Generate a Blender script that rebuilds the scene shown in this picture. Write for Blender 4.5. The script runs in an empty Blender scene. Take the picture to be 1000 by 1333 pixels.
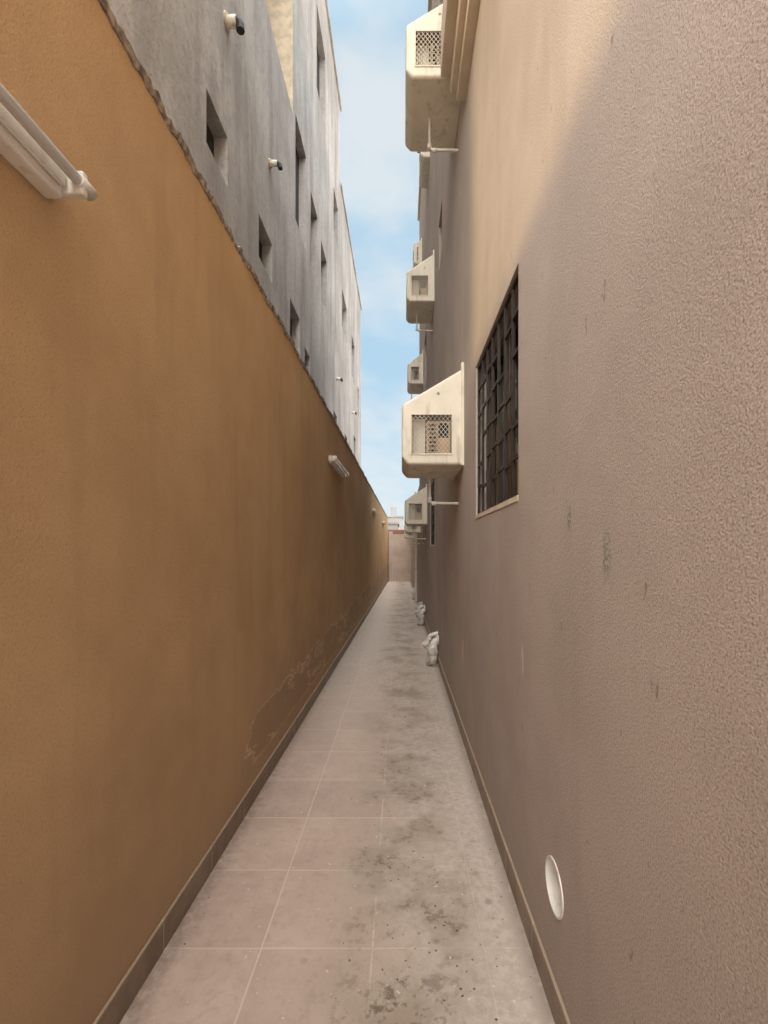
import bpy, bmesh, math, random
from mathutils import Vector, Matrix
random.seed(7)
S=bpy.context.scene
COL=S.collection

# ---------------------------------------------------------------- helpers
def link(ob):
    COL.objects.link(ob); return ob
def root(name, loc=(0,0,0), rotz=0.0):
    e=bpy.data.objects.new(name,None); e.empty_display_size=.2
    e.location=loc; e.rotation_euler=(0,0,rotz); return link(e)
def adopt(child,par,keep=True):
    child.parent=par
    if keep: child.matrix_parent_inverse=Matrix.Translation(Vector(par.location)).inverted()
    return child
def mesh_obj(name,verts,faces,mat=None,smooth=False):
    me=bpy.data.meshes.new(name); me.from_pydata(verts,[],faces); me.update()
    ob=link(bpy.data.objects.new(name,me))
    if mat: me.materials.append(mat)
    if smooth:
        for p in me.polygons: p.use_smooth=True
    return ob
def box_data(x0,x1,y0,y1,z0,z1):
    v=[(x0,y0,z0),(x1,y0,z0),(x1,y1,z0),(x0,y1,z0),(x0,y0,z1),(x1,y0,z1),(x1,y1,z1),(x0,y1,z1)]
    f=[(0,3,2,1),(4,5,6,7),(0,1,5,4),(1,2,6,5),(2,3,7,6),(3,0,4,7)]
    return v,f
def boxes(name,lst,mat,bevel=0.0):
    V=[];F=[]
    for b in lst:
        v,f=box_data(*b); n=len(V); V+=v; F+=[tuple(i+n for i in q) for q in f]
    ob=mesh_obj(name,V,F,mat)
    if bevel>0:
        m=ob.modifiers.new('b','BEVEL'); m.width=bevel; m.segments=2; m.limit_method='ANGLE'
    return ob
def tube(name,pts,r,mat,cyc=False,res=4):
    cu=bpy.data.curves.new(name,'CURVE'); cu.dimensions='3D'; cu.bevel_depth=r; cu.bevel_resolution=res; cu.use_fill_caps=True
    sp=cu.splines.new('POLY'); sp.points.add(len(pts)-1)
    for i,p in enumerate(pts): sp.points[i].co=(*p,1)
    cu.materials.append(mat)
    ob=link(bpy.data.objects.new(name,cu))
    return ob
def rounded(pts,rad=.03,n=5):
    out=[Vector(pts[0])]
    for i in range(1,len(pts)-1):
        a,b,c=Vector(pts[i-1]),Vector(pts[i]),Vector(pts[i+1])
        d1=(a-b).normalized();d2=(c-b).normalized()
        p1=b+d1*rad;p2=b+d2*rad
        for k in range(n+1):
            t=k/n
            out.append((1-t)**2*p1+2*t*(1-t)*b+t*t*p2)
    out.append(Vector(pts[-1])); return [tuple(p) for p in out]
def cyl(name,c,axis,r,h,mat,seg=24):
    bm=bmesh.new()
    bmesh.ops.create_cone(bm,cap_ends=True,segments=seg,radius1=r,radius2=r,depth=h)
    q=Vector((0,0,1)).rotation_difference(Vector(axis).normalized()).to_matrix().to_4x4()
    bmesh.ops.transform(bm,matrix=Matrix.Translation(Vector(c))@q,verts=bm.verts)
    me=bpy.data.meshes.new(name); bm.to_mesh(me); bm.free()
    me.materials.append(mat)
    ob=link(bpy.data.objects.new(name,me))
    for p in me.polygons: p.use_smooth=len(p.vertices)==4
    return ob
def facade(name,x,y0,y1,z0,z1,ops,depth,nrm,mat,darkmat,skips=()):
    ys=sorted(set([y0,y1]+[v for o in list(ops)+list(skips) for v in o[:2]]))
    zs=sorted(set([z0,z1]+[v for o in list(ops)+list(skips) for v in o[2:4]]))
    V=[];F=[];M=[]
    idx={}
    def vid(p):
        k=tuple(round(c,5) for c in p)
        if k not in idx: idx[k]=len(V); V.append(p)
        return idx[k]
    def quad(a,b,c,d,m=0):
        F.append((vid(a),vid(b),vid(c),vid(d))); M.append(m)
    for i in range(len(ys)-1):
        for j in range(len(zs)-1):
            cy=(ys[i]+ys[i+1])/2; cz=(zs[j]+zs[j+1])/2
            if any(o[0]<cy<o[1] and o[2]<cz<o[3] for o in list(ops)+list(skips)): continue
            P=[(x,ys[i],zs[j]),(x,ys[i+1],zs[j]),(x,ys[i+1],zs[j+1]),(x,ys[i],zs[j+1])]
            if nrm<0: P=P[::-1]
            quad(*P)
    for o in ops:
        a,b,c,d=o[:4]; dp=o[4] if len(o)>4 else depth; xi=x-nrm*dp
        quad((x,a,c),(x,b,c),(xi,b,c),(xi,a,c)); quad((x,a,d),(x,b,d),(xi,b,d),(xi,a,d))
        quad((x,a,c),(x,a,d),(xi,a,d),(xi,a,c)); quad((x,b,c),(x,b,d),(xi,b,d),(xi,b,c))
        quad((xi,a,c),(xi,b,c),(xi,b,d),(xi,a,d),1)
    ob=mesh_obj(name,V,F,mat); ob.data.materials.append(darkmat)
    for p,m in zip(ob.data.polygons,M): p.material_index=m
    return ob

# ---------------------------------------------------------------- material helpers
class NT:
    def __init__(s,name):
        s.m=bpy.data.materials.new(name); s.m.use_nodes=True; s.t=s.m.node_tree; s.n=s.t.nodes; s.l=s.t.links
        s.b=s.n['Principled BSDF']; s.tc=s.n.new('ShaderNodeTexCoord')
        s.pos=s.tc.outputs['Object']
    def noise(s,scale,detail=3,rough=.55,vec=None,dist=0):
        n=s.n.new('ShaderNodeTexNoise'); n.inputs['Scale'].default_value=scale; n.inputs['Detail'].default_value=detail
        n.inputs['Roughness'].default_value=rough; n.inputs['Distortion'].default_value=dist
        s.l.new(vec or s.pos,n.inputs['Vector']); return n.outputs['Fac']
    def voro(s,scale,vec=None,feature='F1'):
        n=s.n.new('ShaderNodeTexVoronoi'); n.inputs['Scale'].default_value=scale; n.feature=feature
        s.l.new(vec or s.pos,n.inputs['Vector']); return n.outputs['Distance']
    def scalev(s,x,y,z,loc=(0,0,0)):
        n=s.n.new('ShaderNodeMapping'); n.inputs['Scale'].default_value=(x,y,z); n.inputs['Location'].default_value=loc
        s.l.new(s.pos,n.inputs['Vector']); return n.outputs['Vector']
    def xyz(s):
        n=s.n.new('ShaderNodeSeparateXYZ'); s.l.new(s.pos,n.inputs[0]); return n.outputs
    def math(s,op,a,b=None,clamp=False):
        n=s.n.new('ShaderNodeMath'); n.operation=op; n.use_clamp=clamp
        for i,v in enumerate((a,b)):
            if v is None: continue
            if isinstance(v,(int,float)): n.inputs[i].default_value=v
            else: s.l.new(v,n.inputs[i])
        return n.outputs[0]
    def ramp(s,f,a,b,lo=0.0,hi=1.0,smooth=True):
        n=s.n.new('ShaderNodeMapRange'); n.interpolation_type='SMOOTHSTEP' if smooth else 'LINEAR'
        s.l.new(f,n.inputs['Value']); n.inputs['From Min'].default_value=a; n.inputs['From Max'].default_value=b
        n.inputs['To Min'].default_value=lo; n.inputs['To Max'].default_value=hi; return n.outputs['Result']
    def mix(s,f,a,b,mode='MIX'):
        n=s.n.new('ShaderNodeMix'); n.data_type='RGBA'; n.blend_type=mode
        if isinstance(f,(int,float)): n.inputs[0].default_value=f
        else: s.l.new(f,n.inputs[0])
        for k,v in ((6,a),(7,b)):
            if isinstance(v,tuple): n.inputs[k].default_value=(*v,1)
            else: s.l.new(v,n.inputs[k])
        return n.outputs[2]
    def bump(s,h,strength,dist,prev=None):
        n=s.n.new('ShaderNodeBump'); n.inputs['Strength'].default_value=strength; n.inputs['Distance'].default_value=dist
        s.l.new(h,n.inputs['Height'])
        if prev: s.l.new(prev,n.inputs['Normal'])
        return n.outputs['Normal']
    def blob(s,a,b,a0,b0,ra,rb):
        da=s.math('DIVIDE',s.math('SUBTRACT',a,a0),ra); db=s.math('DIVIDE',s.math('SUBTRACT',b,b0),rb)
        return s.ramp(s.math('ADD',s.math('MULTIPLY',da,da),s.math('MULTIPLY',db,db)),0,1,1,0)
    def out(s,col=None,rough=.85,normal=None,metal=0,spec=.3):
        if col is not None:
            if isinstance(col,tuple): s.b.inputs['Base Color'].default_value=(*col,1)
            else: s.l.new(col,s.b.inputs['Base Color'])
        if isinstance(rough,(int,float)): s.b.inputs['Roughness'].default_value=rough
        else: s.l.new(rough,s.b.inputs['Roughness'])
        s.b.inputs['Metallic'].default_value=metal
        s.b.inputs['Specular IOR Level'].default_value=spec
        if normal: s.l.new(normal,s.b.inputs['Normal'])
        return s.m

def plain(name,col,rough=.6,var=.15,metal=0,spec=.4,scale=8,dirt=None):
    t=NT(name); n=t.noise(scale,3)
    c=t.mix(t.ramp(n,.3,.7),tuple(c*(1-var) for c in col),tuple(min(1,c*(1+var)) for c in col))
    if dirt:
        d=t.noise(1,4,.65,t.scalev(14,14,3)); c=t.mix(t.ramp(d,.52,.72,0,.75),c,dirt)
    return t.out(c,rough,None,metal,spec)

def m_ochre():
    t=NT('ochre_stucco'); x,y,z=t.xyz()
    big=t.noise(1.1,4,.65)
    base=t.mix(t.ramp(big,.3,.7),(.52,.345,.192),(.61,.415,.235))
    streak=t.noise(1,3,.6,t.scalev(1,5,.6)); base=t.mix(t.ramp(streak,.50,.8,0,.4),base,(.40,.26,.145))
    foot=t.ramp(t.math('ADD',z,t.math('MULTIPLY',big,.9)),.4,1.8,.7,0); base=t.mix(foot,base,(.34,.24,.16))  # lower wall darkened in the colour, standing in for light falloff
    pm=t.noise(3.0,5,.7,t.scalev(1,.5,1.5,(3,1,2)),.8)
    zone=t.math('MULTIPLY',t.ramp(z,.13,.25),t.ramp(t.math('ADD',z,t.math('MULTIPLY',y,-.02)),.35,.70,1,0))
    zone=t.math('MULTIPLY',zone,t.ramp(y,2.2,2.9))
    pv=t.math('MULTIPLY',pm,zone)
    peel=t.ramp(pv,.42,.435)
    edge=t.math('MULTIPLY',t.ramp(pv,.40,.42),t.ramp(pv,.425,.445,1,0))
    base=t.mix(t.math('MULTIPLY',peel,.45),base,(.33,.235,.16))
    base=t.mix(t.math('MULTIPLY',edge,.8),base,(.74,.56,.38))
    g=t.noise(190,2,.6)
    base=t.mix(t.ramp(g,.52,.72,0,.45),base,(.32,.205,.11))
    h=t.math('ADD',t.math('MULTIPLY',g,.55),t.math('MULTIPLY',t.noise(80,1),.45))
    n=t.bump(h,.6,.004)
    return t.out(base,.9,n,spec=.12)
def m_mauve():
    t=NT('mauve_stucco'); x,y,z=t.xyz()
    big=t.noise(1.3,4,.65)
    base=t.mix(t.ramp(big,.3,.7),(.40,.335,.29),(.475,.40,.35))
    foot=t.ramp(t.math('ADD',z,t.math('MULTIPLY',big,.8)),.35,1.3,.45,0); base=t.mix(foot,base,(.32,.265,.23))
    sc=t.noise(1,3,.6,t.scalev(1,26,10)); base=t.mix(t.ramp(sc,.68,.75,0,.7),base,(.20,.13,.095))
    st=t.noise(1,3,.6,t.scalev(1,4,.5,(0,3,0))); base=t.mix(t.ramp(st,.5,.8,0,.3),base,(.28,.235,.205))
    g=t.noise(230,2,.6); g2=t.noise(95,2,.5)
    base=t.mix(t.ramp(g,.50,.68,0,.65),base,(.20,.16,.135))
    base=t.mix(t.ramp(g,.46,.28,0,.5),base,(.70,.61,.54))
    sm=t.math('MAXIMUM',t.blob(y,z,1.12,1.49,.03,.08),t.blob(y,z,1.37,1.60,.02,.045))
    base=t.mix(t.math('MULTIPLY',sm,t.ramp(g2,.42,.6,0,.9)),base,(.15,.20,.15))
    sm=t.math('MAXIMUM',t.blob(y,z,3.7,.70,.10,.12),t.blob(y,z,1.9,1.05,.04,.09))
    base=t.mix(t.math('MULTIPLY',sm,t.ramp(sc,.42,.6,0,.7)),base,(.68,.58,.50))
    h=t.math('ADD',t.math('MULTIPLY',g,.5),t.math('MULTIPLY',g2,.5))
    n=t.bump(h,.6,.004)
    return t.out(base,.9,n,spec=.15)
def m_concrete():
    t=NT('grey_render'); x,y,z=t.xyz()
    big=t.noise(.6,5,.65); st=t.noise(1,4,.65,t.scalev(1,2.2,.35)); fine=t.noise(12,4,.7)
    c=t.mix(t.ramp(big,.3,.7),(.38,.362,.35),(.56,.54,.525))
    c=t.mix(t.ramp(st,.42,.66,0,.6),c,(.28,.265,.255)); c=t.mix(t.ramp(fine,.45,.72,0,.45),c,(.26,.245,.235))
    n=t.bump(fine,.6,.015)
    return t.out(c,.92,n,spec=.12)
def m_floor():
    t=NT('floor_tiles'); x,y,z=t.xyz()
    W=.42;L=.428
    u=t.math('DIVIDE',t.math('ADD',x,.528),W); v=t.math('DIVIDE',t.math('SUBTRACT',y,1.741-L*8),L)
    def line(c,s,w=.0026):
        f=t.math('ABSOLUTE',t.math('SUBTRACT',t.math('FRACT',t.math('ADD',c,.5)),.5))
        return t.ramp(f,w/s,w/s*1.9,1,0)
    g=t.math('MAXIMUM',line(u,W),line(v,L))
    cid=t.n.new('ShaderNodeCombineXYZ'); t.l.new(t.math('FLOOR',u),cid.inputs[0]); t.l.new(t.math('FLOOR',v),cid.inputs[1])
    wn=t.n.new('ShaderNodeTexWhiteNoise'); wn.noise_dimensions='2D'; t.l.new(cid.outputs[0],wn.inputs['Vector'])
    n1=t.noise(3.2,5,.68); n2=t.noise(24,5,.72); n3=t.noise(1.4,3,.6)
    tile=t.mix(t.ramp(n1,.3,.7),(.45,.35,.295),(.56,.45,.385))
    tile=t.mix(t.math('MULTIPLY',wn.outputs['Value'],.4),tile,(.39,.30,.26))
    tile=t.mix(t.ramp(n2,.46,.76,0,.5),tile,(.32,.255,.22))
    xd=t.math('ADD',x,t.math('MULTIPLY',t.math('SUBTRACT',n1,.5),1.1))
    dust=t.math('MULTIPLY',t.ramp(xd,-.34,.12),t.ramp(n2,.25,.65,.5,.9))
    dust=t.math('MAXIMUM',dust,t.math('MULTIPLY',t.ramp(y,2.6,7,0,.85),t.ramp(n2,.3,.6,.6,1)))
    c=t.mix(t.math('MULTIPLY',g,.75),tile,(.60,.51,.43))
    c=t.mix(t.math('MULTIPLY',dust,.75),c,t.mix(t.ramp(n2,.35,.65),(.42,.375,.325),(.62,.565,.50)))
    # grime and droppings down the centre, heaviest near the camera
    cx=t.math('ADD',.03,t.math('MULTIPLY',t.math('SUBTRACT',n3,.5),.5))
    dx=t.math('ABSOLUTE',t.math('SUBTRACT',x,cx))
    band=t.ramp(dx,.02,.36,1,0)
    clump=t.ramp(t.noise(3.1,3,.6,t.scalev(1,1,1,(5.3,2.1,0))),.38,.62)
    near=t.ramp(y,1.45,1.85,1,0); clump=t.math('MAXIMUM',clump,near)
    bc=t.math('MULTIPLY',band,clump)
    s1=t.ramp(n2,.53,.63); s3=t.ramp(t.noise(11,4,.76,t.scalev(1,1,1,(1,7,0))),.51,.64)
    wide=t.math('MULTIPLY',t.ramp(dx,.1,.5,1,.0),t.ramp(n1,.35,.62,.05,.55))
    c=t.mix(wide,c,(.33,.27,.215))
    c=t.mix(t.math('MULTIPLY',bc,t.ramp(n1,.33,.58,.1,.6)),c,(.26,.205,.155))
    st=t.math('MULTIPLY',t.math('MAXIMUM',t.math('MULTIPLY',s1,.7),s3),t.math('MULTIPLY',bc,t.ramp(y,1.4,4.5,.95,.35)))
    c=t.mix(st,c,(.13,.10,.075))
    vo=t.voro(7.0,t.scalev(1,1,1,(2.2,.7,0))); drop=t.math('MULTIPLY',t.ramp(t.math('ADD',vo,t.math('MULTIPLY',n2,.12)),.125,.185,1,0),t.ramp(t.math('ABSOLUTE',t.math('ADD',x,.02)),.2,.6,.75,0))
    c=t.mix(t.math('MULTIPLY',drop,t.ramp(n3,.35,.6,.25,1)),c,(.19,.15,.12))
    w=t.ramp(t.noise(36,2,.6,t.scalev(1,1,1,(9,3,0))),.68,.74,0,.6); c=t.mix(w,c,(.72,.69,.64))
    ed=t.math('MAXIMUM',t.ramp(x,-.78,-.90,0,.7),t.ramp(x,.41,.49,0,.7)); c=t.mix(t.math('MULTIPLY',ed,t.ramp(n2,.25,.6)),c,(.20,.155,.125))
    n=t.bump(t.math('SUBTRACT',n2,t.math('MULTIPLY',g,.6)),.4,.003)
    return t.out(c,t.ramp(n1,.3,.7,.6,.9),n,spec=.18)
def m_skirt():
    t=NT('skirting_tile'); x,y,z=t.xyz(); n1=t.noise(7,4,.65)
    c=t.mix(t.ramp(n1,.3,.7),(.18,.13,.09),(.27,.20,.145))
    f=t.math('ABSOLUTE',t.math('SUBTRACT',t.math('FRACT',t.math('DIVIDE',y,.43)),.5))
    c=t.mix(t.ramp(f,.491,.496),c,(.46,.37,.28))
    top=t.ramp(z,.106,.112,0,.7); c=t.mix(top,c,(.40,.31,.22))
    return t.out(c,.5,None,spec=.4)
OCH=m_ochre(); MAU=m_mauve(); CON=m_concrete(); FLO=m_floor(); SKI=m_skirt()
DARK=plain('dark_interior',(.035,.03,.028),.9)
CAV=plain('housing_inside',(.22,.16,.11),.9)  # darker than the cream shell: cavity shade put into the colour
REV=plain('beige_recess',(.55,.47,.36),.9)
CREAM=plain('cream_fibreglass',(.74,.675,.555),.55,.06,scale=5,dirt=(.50,.425,.325))
FRAME=plain('cream_trim',(.60,.50,.39),.8,.08)
PVC=plain('white_pvc',(.74,.71,.65),.4,.08,dirt=(.45,.38,.3))
WHITE=plain('white_enamel',(.80,.77,.71),.4,.05,dirt=(.5,.4,.28))
TUBE=plain('lamp_tube',(.85,.85,.82),.2,.03)
BRONZE=plain('dark_iron',(.03,.022,.018),.5,.3,metal=.2)
ALU=plain('brown_aluminium',(.10,.06,.04),.4,.1,metal=.3)
WIRE=plain('galvanised_wire',(.60,.55,.46),.5,.15,metal=.1)
ACB=plain('ac_casing',(.52,.36,.21),.6,.25)
BLK=plain('black_rubber',(.03,.03,.03),.6)
MORT=plain('rough_mortar',(.27,.22,.175),.95,.5,scale=25)
GND=plain('sandy_ground',(.42,.36,.28),.95,.2,scale=.4)
PINK=plain('beige_render',(.50,.41,.35),.9,.1,scale=2,dirt=(.40,.32,.27))
RED=plain('red_paint',(.30,.13,.11),.6)
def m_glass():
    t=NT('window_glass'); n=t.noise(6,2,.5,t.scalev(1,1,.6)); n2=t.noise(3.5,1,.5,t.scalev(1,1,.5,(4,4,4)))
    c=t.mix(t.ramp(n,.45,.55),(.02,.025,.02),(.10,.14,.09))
    c=t.mix(t.ramp(n2,.55,.60),c,(.46,.33,.17))  # green and cream patches are reflections painted into the glass colour
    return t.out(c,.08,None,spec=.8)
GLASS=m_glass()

# ---------------------------------------------------------------- ground + floor
g=mesh_obj('ground',[(-300,-300,-.06),(300,-300,-.06),(300,400,-.06),(-300,400,-.06)],[(0,1,2,3)],GND)
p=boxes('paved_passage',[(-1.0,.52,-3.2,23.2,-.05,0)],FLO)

# ---------------------------------------------------------------- left boundary wall (alley narrows slightly)
A=-0.0117
bw=root('boundary_wall',rotz=A)
LX=-.922
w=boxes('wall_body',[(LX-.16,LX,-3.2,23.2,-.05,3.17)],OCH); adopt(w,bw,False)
s=boxes('skirting',[(LX,LX+.011,-3.2,23.1,.001,.115)],SKI,.002); adopt(s,bw,False)
V=[];F=[];N=1300;y0=-3.2;dy=26.4/N
lowf=0
for i in range(N+1):
    yy=y0+i*dy
    lowf=.8*lowf+random.uniform(-.008,.008)
    r=lambda a:random.uniform(-a,a)
    V+=[(LX+.006+lowf*.4+r(.004),yy,3.148+lowf+r(.009)),(LX+.012+lowf*.4+r(.004),yy,3.178+lowf*.6+r(.007)),
        (LX-.05+r(.01),yy,3.195+r(.01)),(LX-.165+r(.01),yy,3.19+r(.01)),(LX-.172,yy,3.14)]
    if i:
        a=(i-1)*5;b=i*5
        for k in range(4): F.append((a+k,b+k,b+k+1,a+k+1))
        F.append((b,a,a+4,b+4))
c=mesh_obj('mortar_coping',V,F,MORT); adopt(c,bw,False)

def batten(y0,y1,z):
    e=root('fluorescent_wall_lamp',rotz=A)
    parts=[boxes('back_channel',[(LX-.002,LX+.045,y0+.02,y1-.02,z-.04,z+.03)],WHITE,.008),
           boxes('ballast_cover',[(LX+.045,LX+.058,y0+.03,y1-.03,z-.016,z+.036)],WHITE,.006),
           boxes('end_holder',[(LX+.0,LX+.095,y0,y0+.022,z-.025,z+.036),(LX+.0,LX+.095,y1-.022,y1,z-.025,z+.036)],WHITE,.005),
           cyl('tube',(LX+.084,(y0+y1)/2,z+.008),(0,1,0),.014,y1-y0-.046,TUBE),
           cyl('end_cap_near',(LX+.084,y0+.004,z+.008),(0,1,0),.018,.05,PVC),
           cyl('end_cap_far',(LX+.084,y1-.002,z+.008),(0,1,0),.018,.05,PVC),
           tube('cable',rounded([(LX+.02,y1-.03,z+.025),(LX+.006,y1-.03,z+.08),(LX-.01,y1-.03,z+.09)],.02),.004,BLK)]
    for q in parts: adopt(q,e,False)
batten(-.02,1.19,2.44)
batten(5.45,6.6,2.60); batten(12.4,13.6,2.62); batten(17.6,18.8,2.62)

# ---------------------------------------------------------------- grey concrete building
cb=root('concrete_building',(-1.9,0,0))
GX=-1.9;BY0=.84
small=[(4.5,5.05,5.5,6.03),(6.16,6.8,5.45,6.02),(7.9,8.65,5.0,5.85),(9.1,9.6,5.0,5.55),(13.0,13.7,4.9,5.5)]
tall=[(8.3,9.25,7.5,9.4),(9.7,10.5,7.5,9.1),(10.95,11.8,7.5,8.9),(10.4,11.6,12.0,13.9),(13.0,13.9,10.6,11.8)]
big=[(6.4,8.1,9.2,12.4,.7)]
f1=facade('facade',GX,BY0,14.4,-.05,15.3,small+tall,.15,1,CON,DARK,skips=[b[:4] for b in big])
f3=facade('loggia_recess',GX,6.4,8.1,9.2,12.4,[(6.4,8.1,9.2,12.4,.7)],.7,1,REV,REV)
f2=facade('facade_rear_block',GX,14.4,21.9,-.05,13.0,[(14.9,16.2,8.8,10.0),(17.8,18.9,8.3,9.9),(15.6,16.3,4.9,5.5),(18.5,19.3,5.0,6.2),(20.2,20.9,7.5,8.8)],.15,1,CON,DARK)
for q in (f1,f2,f3): adopt(q,cb)
body=boxes('core_volume',[(-12,GX-.95,BY0,14.4,-.05,15.3),(-12,GX-.3,14.405,21.9,-.05,12.99)],CON); adopt(body,cb)
def planeq(name,vs,mat): 
    return mesh_obj(name,vs,[(0,1,2,3)],mat)
adopt(planeq('near_end',[(GX,BY0,-.05),(GX-.95,BY0,-.05),(GX-.95,BY0,15.3),(GX,BY0,15.3)],CON),cb)
adopt(planeq('block_step',[(GX,14.4,13.0),(GX-.95,14.4,13.0),(GX-.95,14.4,15.3),(GX,14.4,15.3)],CON),cb)
adopt(planeq('far_end',[(GX,21.9,-.05),(GX-.95,21.9,-.05),(GX-.95,21.9,13.0),(GX,21.9,13.0)],CON),cb)
adopt(boxes('parapet_coping',[(GX-1.0,GX+.05,BY0,14.45,15.3,15.38),(GX-1.0,GX+.04,14.46,21.95,13.0,13.07)],CON),cb)
for (a,c) in [(5.0,7.25),(6.65,7.1),(13.6,6.6),(17.9,6.9)]:
    k=1.0 if a<6 else .75
    s1=cyl('waste_pipe_stub',(GX+.05,a,c),(1,0,0),.055*k,.14,PVC); s2=cyl('pipe_collar',(GX+.012,a,c),(1,0,0),.08*k,.03,REV)
    s3=tube('pipe_elbow',rounded([(GX+.1,a,c),(GX+.15,a,c),(GX+.16,a,c-.10*k)],.04),.045*k,BLK)
    for q in (s1,s2,s3): adopt(q,cb)

# ---------------------------------------------------------------- right apartment building
ab=root('apartment_building',(.5,0,0)); RX=.5
WIN=(1.96,3.08,1.735,2.73); WIN2=(6.9,7.8,1.6,2.62)
hole=(1.39,1.61,.30,.52)
ops=[WIN+(.13,),WIN2+(.13,),(5.6,6.1,5.2,5.8,.13),(9.0,9.8,4.9,5.9,.13),(5.2,6.2,7.9,9.0,.13),(10.2,10.8,1.7,2.6,.13)]
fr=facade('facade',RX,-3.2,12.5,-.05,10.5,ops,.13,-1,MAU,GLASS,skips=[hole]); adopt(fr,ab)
adopt(boxes('roof_and_core',[(RX+.35,12,-3.2,12.5,-.05,10.49)],MAU),ab)
adopt(planeq('far_end_wall',[(RX,12.5,-.05),(RX+.35,12.5,-.05),(RX+.35,12.5,10.5),(RX,12.5,10.5)],MAU),ab)
adopt(planeq('near_end_wall',[(RX,-3.2,-.05),(RX+.35,-3.2,-.05),(RX+.35,-3.2,10.5),(RX,-3.2,10.5)],MAU),ab)
adopt(boxes('parapet_coping',[(RX-.05,RX+.5,-3.25,12.55,10.5,10.6)],FRAME),ab)
adopt(boxes('moulded_band',[(RX-.07,RX+.1,-3.2,3.56,4.98,5.06),(RX-.115,RX+.1,-3.2,3.58,5.06,5.20),(RX-.19,RX+.1,-3.2,3.60,5.20,5.55),(RX-.13,RX+.1,-3.2,3.57,5.55,10.2)],FRAME,.006),ab)
cy=(hole[0]+hole[1])/2; cz=(hole[2]+hole[3])/2; R=.085
V=[];F=[];n=48
for i in range(n):
    a=2*math.pi*i/n+math.pi/4; ca,sa=math.cos(a),math.sin(a)
    k=.11/max(abs(ca),abs(sa)); V.append((RX,cy+ca*k,cz+sa*k))
for i in range(n):
    a=2*math.pi*i/n+math.pi/4; V.append((RX,cy+math.cos(a)*R,cz+math.sin(a)*R))
for i in range(n): F.append((i,(i+1)%n,n+(i+1)%n,n+i))
adopt(mesh_obj('sleeve_surround',V,F,MAU),ab)
V=[];F=[]
for rr,xx in ((R,RX-.004),(R-.006,RX-.004),(R-.008,RX+.05)):
    for i in range(n):
        a=2*math.pi*i/n; V.append((xx,cy+math.cos(a)*rr,cz+math.sin(a)*rr))
for k in range(2):
    for i in range(n): F.append((k*n+i,k*n+(i+1)%n,(k+1)*n+(i+1)%n,(k+1)*n+i))
F.append(tuple(range(2*n,3*n)))
V2=len(V)
for i in range(n):
    a=2*math.pi*i/n; V.append((RX+.02,cy+math.cos(a)*R,cz+math.sin(a)*R))
for i in range(n): F.append((i,(i+1)%n,V2+(i+1)%n,V2+i))
adopt(mesh_obj('pipe_sleeve',V,F,PVC),ab)
adopt(boxes('skirting',[(RX-.011,RX,-3.2,22.9,.001,.115)],SKI,.002),ab)

def window(win,grille=True,unit=.125):
    a,b,c,d=win; e=root('barred_window',(RX,(a+b)/2,(c+d)/2))
    xf=RX+.085
    fr=[(xf,xf+.04,a,a+.04,c,d),(xf,xf+.04,b-.04,b,c,d),(xf,xf+.04,a+.04,b-.04,c,c+.04),(xf,xf+.04,a+.04,b-.04,d-.04,d),(xf+.002,xf+.038,(a+b)/2-.025,(a+b)/2+.025,c+.04,d-.04)]
    adopt(boxes('frame',fr,ALU,.003),e)
    if not grille: return
    xg=RX+.012; t=.008; L=[]
    def vb(y,z0,z1): L.append((xg,xg+.014,y-t,y+t,z0,z1))
    def hb(z,y0,y1): L.append((xg+.001,xg+.013,y0,y1,z-t,z+t))
    m=.012
    for yy in (a+m,b-m): vb(yy,c+.003,d-.003)
    for zz in (c+m,d-m): hb(zz,a+m,b-m)
    nc=max(3,round((b-a)/unit)); nr=6; sy=(b-a-2*m)/nc; sz=(d-c-2*m)/nr
    for i in range(1,nc): 
        vb(a+m+i*sy,c+m,d-m)
    for i in range(nc):
        for j in range(1,nr*2):
            ph=(i*2+j)%4
            if ph==0: hb(c+m+j*sz/2,a+m+i*sy,a+m+(i+1)*sy)
            if ph==2 and (i+j)%3!=0: hb(c+m+j*sz/2+.015,a+m+i*sy,a+m+(i+1)*sy)
    adopt(boxes('grille',L,BRONZE),e)
    adopt(boxes('sill',[(RX-.004,RX+.084,a,b,c-.02,c+.006)],FRAME,.002),e)
window(WIN,unit=.15); window(WIN2); window((5.6,6.1,5.2,5.8),False); window((9.0,9.8,4.9,5.9),False); window((5.2,6.2,7.9,9.0),False); window((10.2,10.8,1.7,2.6))

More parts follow.
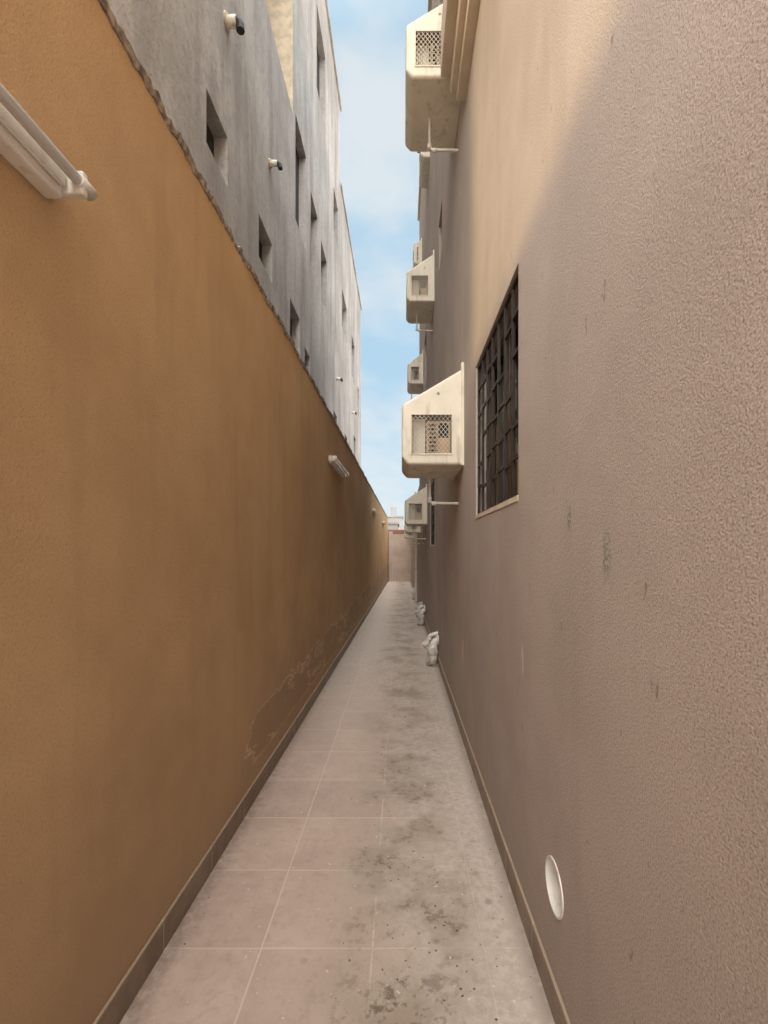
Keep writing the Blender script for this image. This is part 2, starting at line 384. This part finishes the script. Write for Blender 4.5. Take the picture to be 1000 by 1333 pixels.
# ---------------------------------------------------------------- AC housings
def ac(y0,zb,o,dep=.70,hout=.48,htop=.79,pipe=True):
    e=root('air_conditioner_housing',(.5,y0,zb))
    y1=y0+dep; xb=.53
    prof=[(xb,zb),(o+.05,zb),(o,zb+.055),(o,zb+hout),(xb,zb+htop)]
    bm=bmesh.new(); A_=[bm.verts.new((x,y0,z)) for x,z in prof]; B_=[bm.verts.new((x,y1,z)) for x,z in prof]
    k=len(prof); bm.faces.new(A_); bm.faces.new(B_[::-1])
    for i in range(k): bm.faces.new((A_[i],B_[i],B_[(i+1)%k],A_[(i+1)%k]))
    bmesh.ops.recalc_face_normals(bm,faces=bm.faces)
    bmesh.ops.bevel(bm,geom=list(bm.edges),offset=.022,segments=3,affect='EDGES',profile=.5)
    me=bpy.data.meshes.new('shell'); bm.to_mesh(me); bm.free(); me.materials.append(CREAM)
    sh=link(bpy.data.objects.new('shell',me))
    ox0,ox1=o+.078,min(.405,o+.395); oz0,oz1=zb+.09,zb+min(.395,hout-.06)
    cut=boxes('cut',[(ox0,ox1,y0-.05,y0+.30,oz0,oz1),(o-.05,o+.05,y0+.10,y1-.10,zb+.10,zb+hout-.06)],CREAM)
    c2=cyl('cut2',(o+.29,y0,zb+.565) if hout>.45 else (o+.27,y0,zb+.5),(0,1,0),.012,.1,CREAM,12)
    for cc in (cut,c2):
        m=sh.modifiers.new('bo','BOOLEAN'); m.operation='DIFFERENCE'; m.object=cc; m.solver='EXACT'
    dg=bpy.context.evaluated_depsgraph_get(); nm=bpy.data.meshes.new_from_object(sh.evaluated_get(dg))
    sh.modifiers.clear(); sh.data=nm
    for cc in (cut,c2): bpy.data.objects.remove(cc)
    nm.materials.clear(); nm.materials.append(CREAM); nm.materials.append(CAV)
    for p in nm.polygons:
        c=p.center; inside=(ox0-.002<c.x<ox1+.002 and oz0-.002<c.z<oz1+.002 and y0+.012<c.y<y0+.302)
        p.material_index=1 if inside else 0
    adopt(sh,e)
    w=.012
    adopt(boxes('opening_frame',[(ox0-w,ox0,y0-.006,y0+.004,oz0-w,oz1+w),(ox1,ox1+w,y0-.006,y0+.004,oz0-w,oz1+w),(ox0,ox1,y0-.006,y0+.004,oz0-w,oz0),(ox0,ox1,y0-.006,y0+.004,oz1,oz1+w)],CREAM,.002),e)
    V=[];F=[]
    def rod(p,q,t=.0017):
        p=Vector(p);q=Vector(q);d=(q-p).normalized();s=Vector((d.z,0,-d.x))*t;u=Vector((0,t,0))
        n=len(V)
        for c in (p,q):
            for v in (s+u,s-u,-s-u,-s+u): V.append(tuple(c+v))
        for i in range(4): F.append((n+i,n+(i+1)%4,n+4+(i+1)%4,n+4+i))
    sp=.034;W=ox1-ox0;H=oz1-oz0;sl=1.25
    def clip(x0,s):
        t1=(0-x0)/s;t2=(W-x0)/s
        lo=max(0,min(t1,t2));hi=min(H,max(t1,t2))
        return (lo,hi) if hi-lo>.004 else None
    for s in (1/sl,-1/sl):
        x0=-H/sl-.1
        while x0<W+H/sl+.1:
            r=clip(x0,s)
            if r: rod((ox0+x0+s*r[0],y0+.002+(0.002 if s>0 else 0),oz0+r[0]),(ox0+x0+s*r[1],y0+.002+(0.002 if s>0 else 0),oz0+r[1]))
            x0+=sp
    adopt(mesh_obj('wire_mesh',V,F,WIRE),e)
    L=[(ox0+.12,ox1-.004,y0+.06,y0+.295,oz0+.002,oz1-.03)]
    adopt(boxes('ac_casing',L,ACB,.006),e)
    L=[(ox0+.14,ox1-.12,y0+.048,y0+.06,oz0+.03+i*.034,oz0+.042+i*.034) for i in range(7)]
    L+=[(ox1-.10,ox1-.02,y0+.052,y0+.06,oz0+.14,oz1-.05)]
    adopt(boxes('ac_louvres',L,DARK),e)
    adopt(boxes('ac_side_panel',[(ox0+.004,ox0+.112,y0+.10,y0+.12,oz0+.002,oz1-.002)],CREAM),e)
    L=[(o+.012,o+.02,y0+.10,y1-.10,zb+.115+i*.03,zb+.127+i*.03) for i in range(int((hout-.18)/.03))]
    adopt(boxes('front_slats',L,WIRE),e)
    f=.012
    adopt(boxes('wall_flange',[(.478,.505,y0-f,y0+.02,zb-.005,zb+htop+.02),(.478,.505,y1-.02,y1+f,zb-.005,zb+htop+.02)],CREAM,.003),e)
    if pipe:
        ym=y0+.36
        q=tube('drain_tube',rounded([(.25,ym,zb+.03),(.25,ym,zb-.265),(.5,ym,zb-.27)],.04),.0115,PVC); adopt(q,e)
        q=cyl('drain_elbow',(.25,ym,zb-.24),(0,0,1),.018,.05,PVC,16); adopt(q,e)
        q=cyl('drain_elbow_out',(.29,ym,zb-.27),(1,0,0),.018,.04,PVC,16); adopt(q,e)
ac(3.66,2.19,.008)
ac(3.66,5.27,.040,hout=.42,htop=.72)
ac(6.9,5.25,.085,hout=.44,htop=.74)
ac(10.3,5.25,.15,hout=.44,htop=.74)
ac(8.0,8.35,.34,hout=.5,htop=.6,pipe=False)
ac(10.9,8.3,.30,hout=.5,htop=.6,pipe=False)
ac(8.8,2.02,.075,hout=.46,htop=.75)
ac(11.7,1.98,.10,hout=.46,htop=.75)
ac(16.5,1.98,.12,hout=.46,htop=.75)

ax=boxes('annex_wall',[(RX,3.5,12.502,23.2,-.05,3.3)],MAU)

# ---------------------------------------------------------------- PVC drains on floor
def drain(y,s=1.0,x=.43):
    e=root('pvc_drain_pipe',(x,y,0))
    P=[]
    P.append(cyl('gully_riser',(x,y,.09*s),(0,0,1),.055*s,.18*s,PVC))
    P.append(cyl('collar_low',(x,y,.16*s),(0,0,1),.065*s,.05*s,PVC))
    P.append(tube('bend',rounded([(x,y,.17*s),(x,y,.29*s),(RX+.02,y+.05*s,.33*s)],.06*s,6),.053*s,PVC))
    P.append(cyl('collar_wall',(RX-.012,y+.04*s,.325*s),(1,.1,.1),.066*s,.03,PVC))
    P.append(tube('branch',[(x,y,.14*s),(x-.09*s,y-.02,.27*s)],.040*s,PVC))
    P.append(cyl('branch_cap',(x-.10*s,y-.022,.285*s),(-.09,-.02,.13),.052*s,.05*s,PVC))
    P.append(cyl('cleanout_cap',(x+.005,y-.05*s,.21*s),(0,1,.2),.045*s,.06*s,PVC))
    P.append(tube('side_pipe',rounded([(x-.05*s,y+.14*s,0),(x-.05*s,y+.14*s,.36*s),(RX+.02,y+.14*s,.40*s)],.05,6),.028*s,PVC))
    P.append(cyl('side_collar',(x-.05*s,y+.14*s,.31*s),(0,0,1),.036*s,.05*s,PVC))
    P.append(cyl('mortar_foot',(x,y,.012),(0,0,1),.10*s,.022,MORT,14))
    for q in P: adopt(q,e)
drain(6.1,1.0); drain(9.4,.95,.42); drain(10.6,.8,.43); drain(14.5,.9,.43)
rp=root('rain_downpipe',(.44,13.2,0))
adopt(tube('pipe',[(.43,13.2,0),(.43,13.2,3.2)],.04,PVC),rp)
adopt(boxes('pipe_clamp',[(.38,.50,13.15,13.25,1.0,1.03),(.38,.50,13.15,13.25,2.4,2.43)],WIRE),rp)

# ---------------------------------------------------------------- end wall + things beyond
ew=root('end_wall',(0,23,0))
adopt(boxes('wall_body',[(-1.6,.9,23.2,23.4,-.05,2.42)],PINK),ew)
adopt(boxes('red_coping',[(-1.6,.9,23.17,23.43,2.42,2.60)],RED,.01),ew)
adopt(boxes('gate_post',[(-.62,-.42,23.06,23.2,-.04,2.5)],PINK,.01),ew)
def distant(y,x0,x1,h,mat):
    e=root('distant_building',((x0+x1)/2,y,0))
    L=[(x0,x1,y,y+8,-.05,h),(x0-.15,x1+.15,y-.15,y+8.1,h,h+.25),(x0+(x1-x0)*.2,x0+(x1-x0)*.55,y+1,y+4,h+.25,h+2.2)]
    adopt(boxes('volume',L,mat),e)
    W=[]
    k=max(2,int((x1-x0)/2.2))
    for fl in range(int(h/3.1)):
        for i in range(k):
            cx=x0+(i+.5)*(x1-x0)/k
            W.append((cx-.4,cx+.4,y-.03,y+.1,fl*3.1+1,fl*3.1+2.3))
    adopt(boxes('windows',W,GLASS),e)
    adopt(boxes('window_trim',[(a-.08,b+.08,c-.02,d-.05,z0-.1,z0-.02) for (a,b,c,d,z0,z1) in W],FRAME),e)
OFF=plain('offwhite_render',(.20,.205,.21),.9,.1,scale=.5)
OFF2=plain('grey_render_far',(.15,.15,.15),.9,.1,scale=.5)
distant(62,-9,-.4,5.2,OFF2); distant(70,.3,9,4.4,OFF2); distant(95,-2.8,.4,8.6,OFF)
distant(58,8,18,8,OFF); distant(60,-24,-11,9,OFF)

# ---------------------------------------------------------------- debris on floor (one object)
V=[];F=[]
for i in range(420):
    y=random.choice([random.uniform(.9,2.2),random.uniform(1.5,5),random.uniform(3,14)])
    x=random.gauss(.08,.17)
    if random.random()<.2: x=random.choice([random.gauss(.46,.015),random.gauss(-.86,.03)])
    if not -.85<x<.47: continue
    r=random.uniform(.002,.0065)*(1 if y<4 else 1.5); n=len(V); m=random.randint(5,7); h=r*random.uniform(.25,.7)
    an=random.uniform(0,6.28);el=random.uniform(.5,1)
    for k in range(m):
        a=2*math.pi*k/m; rr=r*random.uniform(.6,1.2); u,v=math.cos(a)*rr,math.sin(a)*rr*el
        V.append((x+u*math.cos(an)-v*math.sin(an),y+u*math.sin(an)+v*math.cos(an),.0005))
    V.append((x,y,h))
    for k in range(m): F.append((n+k,n+(k+1)%m,n+m))
deb=mesh_obj('floor_debris',V,F,plain('dirt_crumbs',(.12,.09,.065),.95,.6,scale=40))

# ---------------------------------------------------------------- light
EL=12.0; hx,hy=.709,.705
sd=Vector((hx*math.cos(math.radians(EL)),hy*math.cos(math.radians(EL)),-math.sin(math.radians(EL))))
sl=bpy.data.lights.new('sun','SUN'); sl.energy=2.3; sl.angle=math.radians(6.0); sl.color=(1,.75,.38)
so=link(bpy.data.objects.new('sun',sl)); so.rotation_euler=sd.to_track_quat('-Z','Y').to_euler(); so.location=(-5,-8,12)

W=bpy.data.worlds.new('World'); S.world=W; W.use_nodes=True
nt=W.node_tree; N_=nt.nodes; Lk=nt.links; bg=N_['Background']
sky=N_.new('ShaderNodeTexSky'); sky.sky_type='NISHITA'; sky.sun_disc=False
sky.sun_elevation=math.radians(EL); sky.sun_rotation=math.radians(225); sky.air_density=1.0; sky.dust_density=1.5; sky.ozone_density=1.5
tc=N_.new('ShaderNodeTexCoord'); mp=N_.new('ShaderNodeMapping'); mp.inputs['Scale'].default_value=(1.3,1.3,2.2); mp.inputs['Location'].default_value=(.4,.2,.3)
Lk.new(tc.outputs['Generated'],mp.inputs['Vector'])
no=N_.new('ShaderNodeTexNoise'); no.inputs['Scale'].default_value=2.4; no.inputs['Detail'].default_value=4; no.inputs['Roughness'].default_value=.5
Lk.new(mp.outputs[0],no.inputs['Vector'])
mr=N_.new('ShaderNodeMapRange'); mr.interpolation_type='SMOOTHSTEP'; mr.inputs['From Min'].default_value=.34; mr.inputs['From Max'].default_value=.58
Lk.new(no.outputs['Fac'],mr.inputs['Value'])
cm=N_.new('ShaderNodeMix'); cm.data_type='RGBA'; Lk.new(mr.outputs[0],cm.inputs[0]); cm.inputs[6].default_value=(.58,.85,1.06,1); cm.inputs[7].default_value=(.96,1.04,1.08,1)
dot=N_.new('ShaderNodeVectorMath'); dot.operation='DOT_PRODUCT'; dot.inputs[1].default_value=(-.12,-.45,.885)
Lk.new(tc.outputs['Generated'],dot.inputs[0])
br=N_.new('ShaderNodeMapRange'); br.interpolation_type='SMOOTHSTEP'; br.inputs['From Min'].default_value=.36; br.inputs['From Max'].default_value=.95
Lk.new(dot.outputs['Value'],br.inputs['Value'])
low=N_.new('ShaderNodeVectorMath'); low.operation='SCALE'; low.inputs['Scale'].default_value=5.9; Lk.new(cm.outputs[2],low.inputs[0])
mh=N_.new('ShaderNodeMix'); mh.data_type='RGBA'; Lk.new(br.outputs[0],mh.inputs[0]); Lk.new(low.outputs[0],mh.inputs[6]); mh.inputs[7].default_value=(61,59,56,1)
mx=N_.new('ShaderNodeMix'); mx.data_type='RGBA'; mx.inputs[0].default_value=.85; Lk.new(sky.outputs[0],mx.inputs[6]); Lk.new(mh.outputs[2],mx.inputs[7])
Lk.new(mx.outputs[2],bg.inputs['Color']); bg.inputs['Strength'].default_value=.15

# ---------------------------------------------------------------- camera
cam=bpy.data.cameras.new('camera'); co=link(bpy.data.objects.new('camera',cam))
co.location=(0,0,1.5); co.rotation_euler=(math.radians(90),0,0)
cam.sensor_fit='VERTICAL'; cam.sensor_height=36; cam.lens=16.2
cam.shift_x=-22/1333; cam.shift_y=51.5/1333
cam.clip_start=.02; cam.clip_end=1000
S.camera=co
S.view_settings.view_transform='Standard'; S.view_settings.look='None'; S.view_settings.exposure=0
